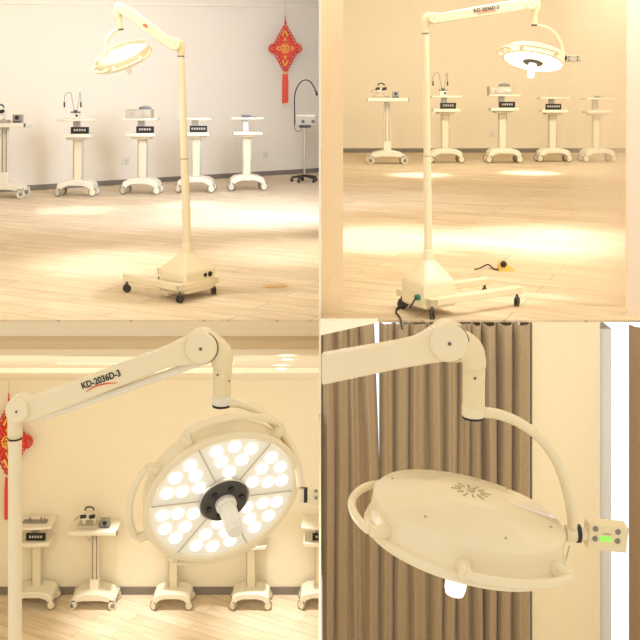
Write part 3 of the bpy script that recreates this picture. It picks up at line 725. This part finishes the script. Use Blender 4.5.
def micro(p, s, label):
    p = Vector(p); r = thing('slit_lamp_device', p, label, 'medical device', 'small microscope like devices')
    V = lambda x, y, z: p+Vector((x*s, y*s, z*s))
    MB().box(V(0, 0, .02), (.26*s, .16*s, .04*s)).cyl(V(.09, -.06, .045), V(.09, -.11, .045), .018*s, n=12).build('base_plate', M['device'], r, True, .006)
    MB().cyl(V(-.06, 0, .03), V(-.06, 0, .16), .025*s, n=14).build('column', M['cartw'], r)
    MB().cyl(V(.07, 0, .03), V(.07, 0, .18), .018*s, n=14).build('column', M['cartw'], r)
    MB().box(V(0, 0, .13), (.17*s, .10*s, .07*s)).sph(V(-.05, -.04, .12), .04*s).build('body', M['cartw'], r, True, .01)
    MB().cyl(V(-.09, -.07, .15), V(-.02, -.07, .155), .022*s, n=14).cyl(V(.02, -.07, .145), V(.09, -.07, .16), .024*s, n=14).build('eyepiece', M['black'], r, True, .003)
    MB().tube([V(-.05, 0, .2), V(-.03, 0, .235), V(.04, 0, .235), V(.06, 0, .2)], .012*s, 8, 4).build('top_handle', M['dgrey'], r)
    MB().tube([V(-.08, 0, .14), V(-.13, -.02, .13), V(-.17, -.03, .09)], .005*s, 8, 4).build('cable', M['grey'], r)
    return r
def meter(p, s, label):
    p = Vector(p); r = thing('gauge_box', p, label, 'medical device', 'small boxes with a round dark dial')
    MB().box(p+Vector((0, 0, .055*s)), (.12*s, .08*s, .11*s)).build('casing', M['grey'], r, True, .006)
    MB().cyl(p+Vector((0, -.04*s, .07*s)), p+Vector((0, -.05*s, .07*s)), .028*s, n=18).build('dial', M['black'], r)
    MB().box(p+Vector((0, -.042*s, .018*s)), (.10*s, .006, .02*s)).build('terminal_strip', M['dgrey'], r, False)
    return r

# upper left row (front wheels on the floor at these pixels)
protoA = cart_a('proto'); protoB = cart_b('proto')
usedA = [False]; usedB = [False]
def newA(label, px, py, z0, s=1.0, rz=0):
    o = protoA if not usedA[0] else copy_tree(protoA); usedA[0] = True
    o['label'] = label; p = FL(px, py+(2.2 if z0 == 0 else 0), z0); p.x *= (p.y+.16*s)/p.y; p.y += .16*s; return place(o, p, s, rz)
def newB(label, px, py, z0, s=1.0, rz=0):
    o = protoB if not usedB[0] else copy_tree(protoB); usedB[0] = True
    o['label'] = label; p = FL(px, py+(2.2 if z0 == 0 else 0), z0); p.x *= (p.y+.16*s)/p.y; p.y += .16*s; return place(o, p, s, rz)

b0 = newB('single post trolley cut by the left edge of the upper left room', 5, 196.5, 0, 1.0)
micro(on(b0, -.07, -.03, .983), 1.0, 'white and black microscope like device on the trolley at the left edge')
meter(on(b0, .20, -.05, .983), 1.0, 'small grey box with dark dial on the trolley at the left edge')
a1 = newA('two tier trolley carrying the bent wire stand, upper left room', 77.5, 195, 0, 1.0, .03)
headlight_stand(on(a1, -.02, -.03, 1.035), 1.0, 'stand with two bent wires on the second trolley of the upper left room')
sign_card(on(a1, .06, -.09, .835), 'black sign card below the bent wire stand, upper left room', 1.0, 5)
a2_ = newA('two tier trolley carrying the beige console box, upper left room', 142, 193, 0, 1.0, -.02)
console(on(a2_, -.03, -.02, 1.035), 1.0, 'beige console box with round knob on the middle trolley, upper left room')
sign_card(on(a2_, .07, -.09, .835), 'black sign card below the beige console, upper left room', 1.0, 5)
a3 = newA('two tier trolley with bare top, directly behind the lamp pole, upper left room', 196, 191, 0, 1.0, .02)
sign_card(on(a3, .05, -.09, .835), 'black sign card on the trolley behind the lamp pole, upper left room', 1.0, 6)
a4 = newA('two tier trolley with a dark handpiece and no sign, upper left room', 247, 189, 0, 1.0, .18)
m4 = on(a4, -.02, -.05, 1.035)
def handpiece(p, label):
    r = thing('handpiece', p, label, 'medical device', 'dark handpieces on trolley tops')
    MB().sph(Vector(p)+Vector((0, 0, .018)), .075, (1.0, .5, .26)).build('body', M['cushion'], r)
    MB().tube([Vector(p)+Vector((.06, 0, .012)), Vector(p)+Vector((.11, -.02, .006)), Vector(p)+Vector((.15, .0, .006))], .005, 6, 4).build('lead', M['grey'], r)
handpiece(m4, 'dark rounded handpiece on top of the trolley left of the gooseneck stand')

# gooseneck stand
def gooseneck():
    y = FL(0, 182).y; k = y/F; b = Vector((P(304.5, 0, y).x, y, 0))
    r = thing('gooseneck_lamp_stand', b, 'black gooseneck lamp on a five wheeled stand with beige control box', 'lamp')
    st = MB()
    for i in range(5):
        a = 2*PI*i/5+.5; e = b+Vector((math.cos(a)*.20, math.sin(a)*.20, .07))
        st.tube([b+Vector((0, 0, .10)), e], [.022, .016], 8, 1)
    st.build('star_base', M['black'], r)
    for i in range(5):
        a = 2*PI*i/5+.5; e = b+Vector((math.cos(a)*.20, math.sin(a)*.20, 0))
        MB().cyl(e+Vector((0, -.02, .028)), e+Vector((0, .02, .028)), .028, n=18).cyl(e+Vector((0, 0, .04)), e+Vector((0, 0, .075)), .01, n=8).build('caster', M['rubber'], r)
    MB().cyl(b+Vector((0, 0, .08)), P(305, 127, y), .016, n=16).build('pole', M['steel'], r)
    MB().box(P(306, 120.5, y), (21*k, .18, 8.5*k)).build('control_box', M['device'], r, True, .01)
    MB().box(P(306, 115.6, y), (19*k, .20, 1.6*k)).build('box_lid', M['cartw'], r, True, .004)
    for px in (303, 313): MB().cyl(P(px, 121.5, y-.09), P(px, 121.5, y-.12), 1.8*k, n=14).build('knob', M['dgrey'], r)
    MB().box(P(305, 126.5, y-.03), (12*k, .10, 2.4*k)).box(P(295.2, 121, y-.06), (2.4*k, .05, 7*k)).build('clamp', M['black'], r)
    MB().tube([P(x_, y_, y-.07) for x_, y_ in ((294.8, 122), (294.5, 108), (294.5, 98), (296, 90), (300, 83), (305, 80), (310, 81.5), (314, 87), (316.3, 93))], .0095, 10, 5).build('gooseneck', M['black'], r)
    MB().cyl(P(316.2, 91, y-.07), P(317, 95.5, y-.07), .014, .018, 12).build('lamp_tip', M['black'], r)
    MB().tube([P(x_, y_, y-.07) for x_, y_ in ((294.8, 124), (294.8, 129), (298, 131.5), (301, 130), (302, 127))], .006, 8, 5).build('cable', M['dgrey'], r)
gooseneck()

# ---- knots
def knot(c, k, label, cord=30):
    """c centre, k metres per (photo) pixel of the upper left one"""
    c = Vector(c); r = thing('chinese_knot', c, label, 'wall hanging', 'red wall hanging knots')
    V = lambda x, z, y=0: c+Vector((x*k, y*k, z*k))
    body = MB(); body.prism([V(-13, 0, 1), V(0, -24, 1), V(13, 0, 1), V(0, 24, 1)], (0, -2*k, 0)); body.build('woven_body', M['red'], r, True, k*.6)
    lp = MB()
    for s1 in (-1, 1):
        for s2 in (-1, 1):
            for i in range(7):
                t = (i+.5)/7; p = V(s1*13*(1-t), s2*24*t, -1)
                pts = [p+Vector((math.cos(a)*1.9*k, 0, math.sin(a)*1.9*k)) for a in [2*PI*j/10 for j in range(11)]]
                lp.tube(pts, .75*k, 6, 1)
    for s1 in (-1, 1):
        for rr in (4.4, 2.6):
            pts = [V(s1*13.2+math.cos(a)*rr, math.sin(a)*rr*1.05, -1) for a in [2*PI*j/14 for j in range(15)]]
            lp.tube(pts, .8*k, 6, 1)
    lp.build('cord_loop', M['red'], r)
    wv = MB()
    for i in range(-4, 5):
        t = i/5; h = 1-abs(t)
        wv.tube([V(13*t-6.5*h, 12*h+0, -1.6), V(13*t+6.5*h*0, 0, -1.9), V(13*t+6.5*h, -12*h, -1.6)], .45*k, 6, 2)
        wv.tube([V(13*t+6.5*h, 12*h, -1.6), V(13*t, 0, -1.9), V(13*t-6.5*h, -12*h, -1.6)], .45*k, 6, 2)
    wv.build('weave', M['tassel'], r)
    g = MB()
    g.tube([V(math.cos(a)*4.4, math.sin(a)*4.6, -2.2) for a in [2*PI*j/18 for j in range(19)]], .6*k, 6, 1)
    g.tube([V(-2.5, 2, -2.4), V(2.5, 2, -2.4)], .6*k, 6, 1).tube([V(0, 3, -2.4), V(0, -3, -2.4)], .6*k, 6, 1).tube([V(-2.5, -.5, -2.4), V(2.5, -.5, -2.4), V(2, -2.8, -2.4), V(-2, -2.8, -2.4), V(-2.5, -.5, -2.4)], .5*k, 6, 1)
    for s in (-1, 1):
        g.tube([V(-3, s*13, -2.2), V(0, s*19, -2.2), V(3, s*13, -2.2)], 1.1*k, 6, 1)
        g.tube([V(-1.2, s*8, -2.2), V(0, s*12, -2.2), V(1.2, s*8, -2.2)], .9*k, 6, 1)
        g.tube([V(s*6.5, 2, -2.2), V(s*9, 0, -2.2), V(s*6.5, -2, -2.2)], .9*k, 6, 1)
    g.build('gold_pattern', M['gold'], r)
    MB().tube([V(0, 24), V(.3, 28), V(-.3, 31), V(0, 36)], [.6*k, 1.0*k, .6*k, .4*k], 8, 4).sph(V(0, 27), 1.4*k).build('top_knot', M['red'], r)
    MB().tube([V(0, 35), V(0, 35+cord)], .18*k, 6, 1).build('hanging_string', M['seam'], r)
    MB().cyl(V(0, -24), V(0, -28), 1.4*k, n=10).sph(V(0, -26), 1.8*k).build('bead', M['gold'], r)
    ts = MB(); rnd = random.Random(2)
    for i in range(46):
        a = rnd.uniform(0, 2*PI); q = math.sqrt(rnd.random()); x_ = math.cos(a)*q*3.1; y_ = math.sin(a)*q*2.2
        ts.tube([V(x_*.8, -27.5, y_), V(x_, -36, y_), V(x_*1.08+rnd.uniform(-.3, .3), -56-rnd.uniform(0, 3), y_)], .45*k, 5, 2)
    ts.build('tassel', M['tassel'], r)
def wallpt(px, py):      # on the slanted back wall of the upper left room
    d = Vector(((px-320)/F, 1)); y = (A.x*dirw.y-A.y*dirw.x)/(d.x*dirw.y-d.y*dirw.x)
    return P(px, py, y)
wp = P(285.3, 48.5, wallpt(286.5, 47.5).y-.45); knot(wp, wp.y/F*.93, 'red and gold diamond knot with tassel on the wall above the gooseneck stand')
# lower left knot, partly behind the pole
knot(P(9, 441, yl-.12), (yl/F)*1.32, 'large red and gold knot partly hidden behind the pole of the close lamp', 16)

# sockets
def socket(p, n_, label):
    r = thing('wall_socket', p, label, 'socket', 'white wall sockets')
    q = n_.to_track_quat('Y', 'Z').to_matrix()
    MB().box(p+n_*.008, (.11, .016, .11), q).build('plate', M['socket'], r, True, .004)
    MB().box(p+n_*.017+Vector((0, 0, .018)), (.045, .004, .007), q).box(p+n_*.017-Vector((0, 0, .018)), (.03, .004, .008), q).build('slot', M['grey'], r, False)
socket(wallpt(125.5, 161.5), nrm, 'white wall socket left of the console trolley, upper left room')
socket(wallpt(265.5, 155), nrm, 'white wall socket right of the last two tier trolley, upper left room')
socket(P(492, 134, yb), Vector((0, -1, 0)), 'white wall socket left of the console trolley, upper right room')
tp_ = FL(275, 286)
tag(MB().box(tp_+Vector((0, 0, .002)), (.15, .10, .004), Matrix.Rotation(.3, 3, 'Z')).build('floor_tape', M['tape'], None, False), 'small tan patch of tape on the floor right of the lamp base', 'tape')

# ---- upper right row
SR = 1.17
b = newB('single post trolley with microscope like device, upper right room', 387, 164.5, ZR, SR)
micro(on(b, -.10, -.03, .983), SR*.9, 'white and black microscope like device, left of the pole in the upper right room')
meter(on(b, .13, -.05, .983), SR*.85, 'small grey box with dark dial, left of the pole in the upper right room')
a = newA('two tier trolley with bent wire stand, just right of the pole, upper right room', 445.5, 163.5, ZR, SR*.98)
headlight_stand(on(a, -.05, -.03, 1.035), SR, 'stand with two bent wires, just right of the pole in the upper right room')
sign_card(on(a, .03, -.09, .835), 'black sign card below the bent wire stand, upper right room', SR, 5)
a = newA('two tier trolley carrying the beige console box, upper right room', 503, 163.5, ZR, SR*1.0)
console(on(a, -.06, -.02, 1.035), SR, 'beige console box with round knob, upper right room')
sign_card(on(a, .05, -.09, .835), 'black sign card below the beige console, upper right room', SR, 5)
a = newA('two tier trolley with bare top and a sign, upper right room', 553, 162.5, ZR, SR*.96)
sign_card(on(a, -.02, -.09, .835), 'black sign card below the bare tray, upper right room', SR, 6)
a = newA('faint two tier trolley behind the added fade sheet, upper right room', 597, 162.5, ZR, SR*.95, .1)
handpiece(on(a, -.02, -.05, 1.035), 'dark rounded handpiece on the faint trolley behind the added fade sheet')

# ---- lower left row
SL = 1.06
a = newA('two tier trolley right behind the pole, below the red knot, lower left room', 36, 611, ZL, SL)
pt = on(a, .0, -.03, 1.035)
tl = thing('instrument_tray', pt, 'row of small dark instruments on the trolley behind the pole, lower left room', 'medical device')
mb = MB()
for i in range(6): mb.cyl(pt+Vector((-.12+i*.05, 0, 0)), pt+Vector((-.12+i*.05, 0, .03+.03*(i % 3 == 1)+.02*(i == 5))), .016, .010, 10)
mb.box(pt+Vector((0, 0, .008)), (.32, .09, .016)); mb.build('instrument_row', M['grey'], tl)
sign_card(on(a, .03, -.09, .835), 'black sign card on the trolley behind the pole, lower left room', SL, 5)
b = newB('single post trolley with microscope like device, lower left room', 95, 611, ZL, SL, 0)
micro(on(b, -.07, -.03, .983), SL*1.0, 'white and black microscope like device on the single post trolley, lower left room')
meter(on(b, .15, -.05, .983), SL*.95, 'small grey box with dark dial on the single post trolley, lower left room')
a = newA('two tier trolley partly hidden below the left half of the glowing lamp face', 173, 611.5, ZL, SL*.96)
a = newA('two tier trolley partly hidden below the right half of the glowing lamp face', 251, 611.5, ZL, SL*.96)
a = newA('two tier trolley with a sign at the right edge of the lower left room', 320, 611, ZL, SL)
sign_card(on(a, .03, -.09, .835), 'black sign card on the trolley at the right edge of the lower left room', SL, 5)

# light of the lamps themselves
spot('lamp_head_light', cLL+nLL*.16, cLL+nLL, 110, 6, NEUT, .8, .12)
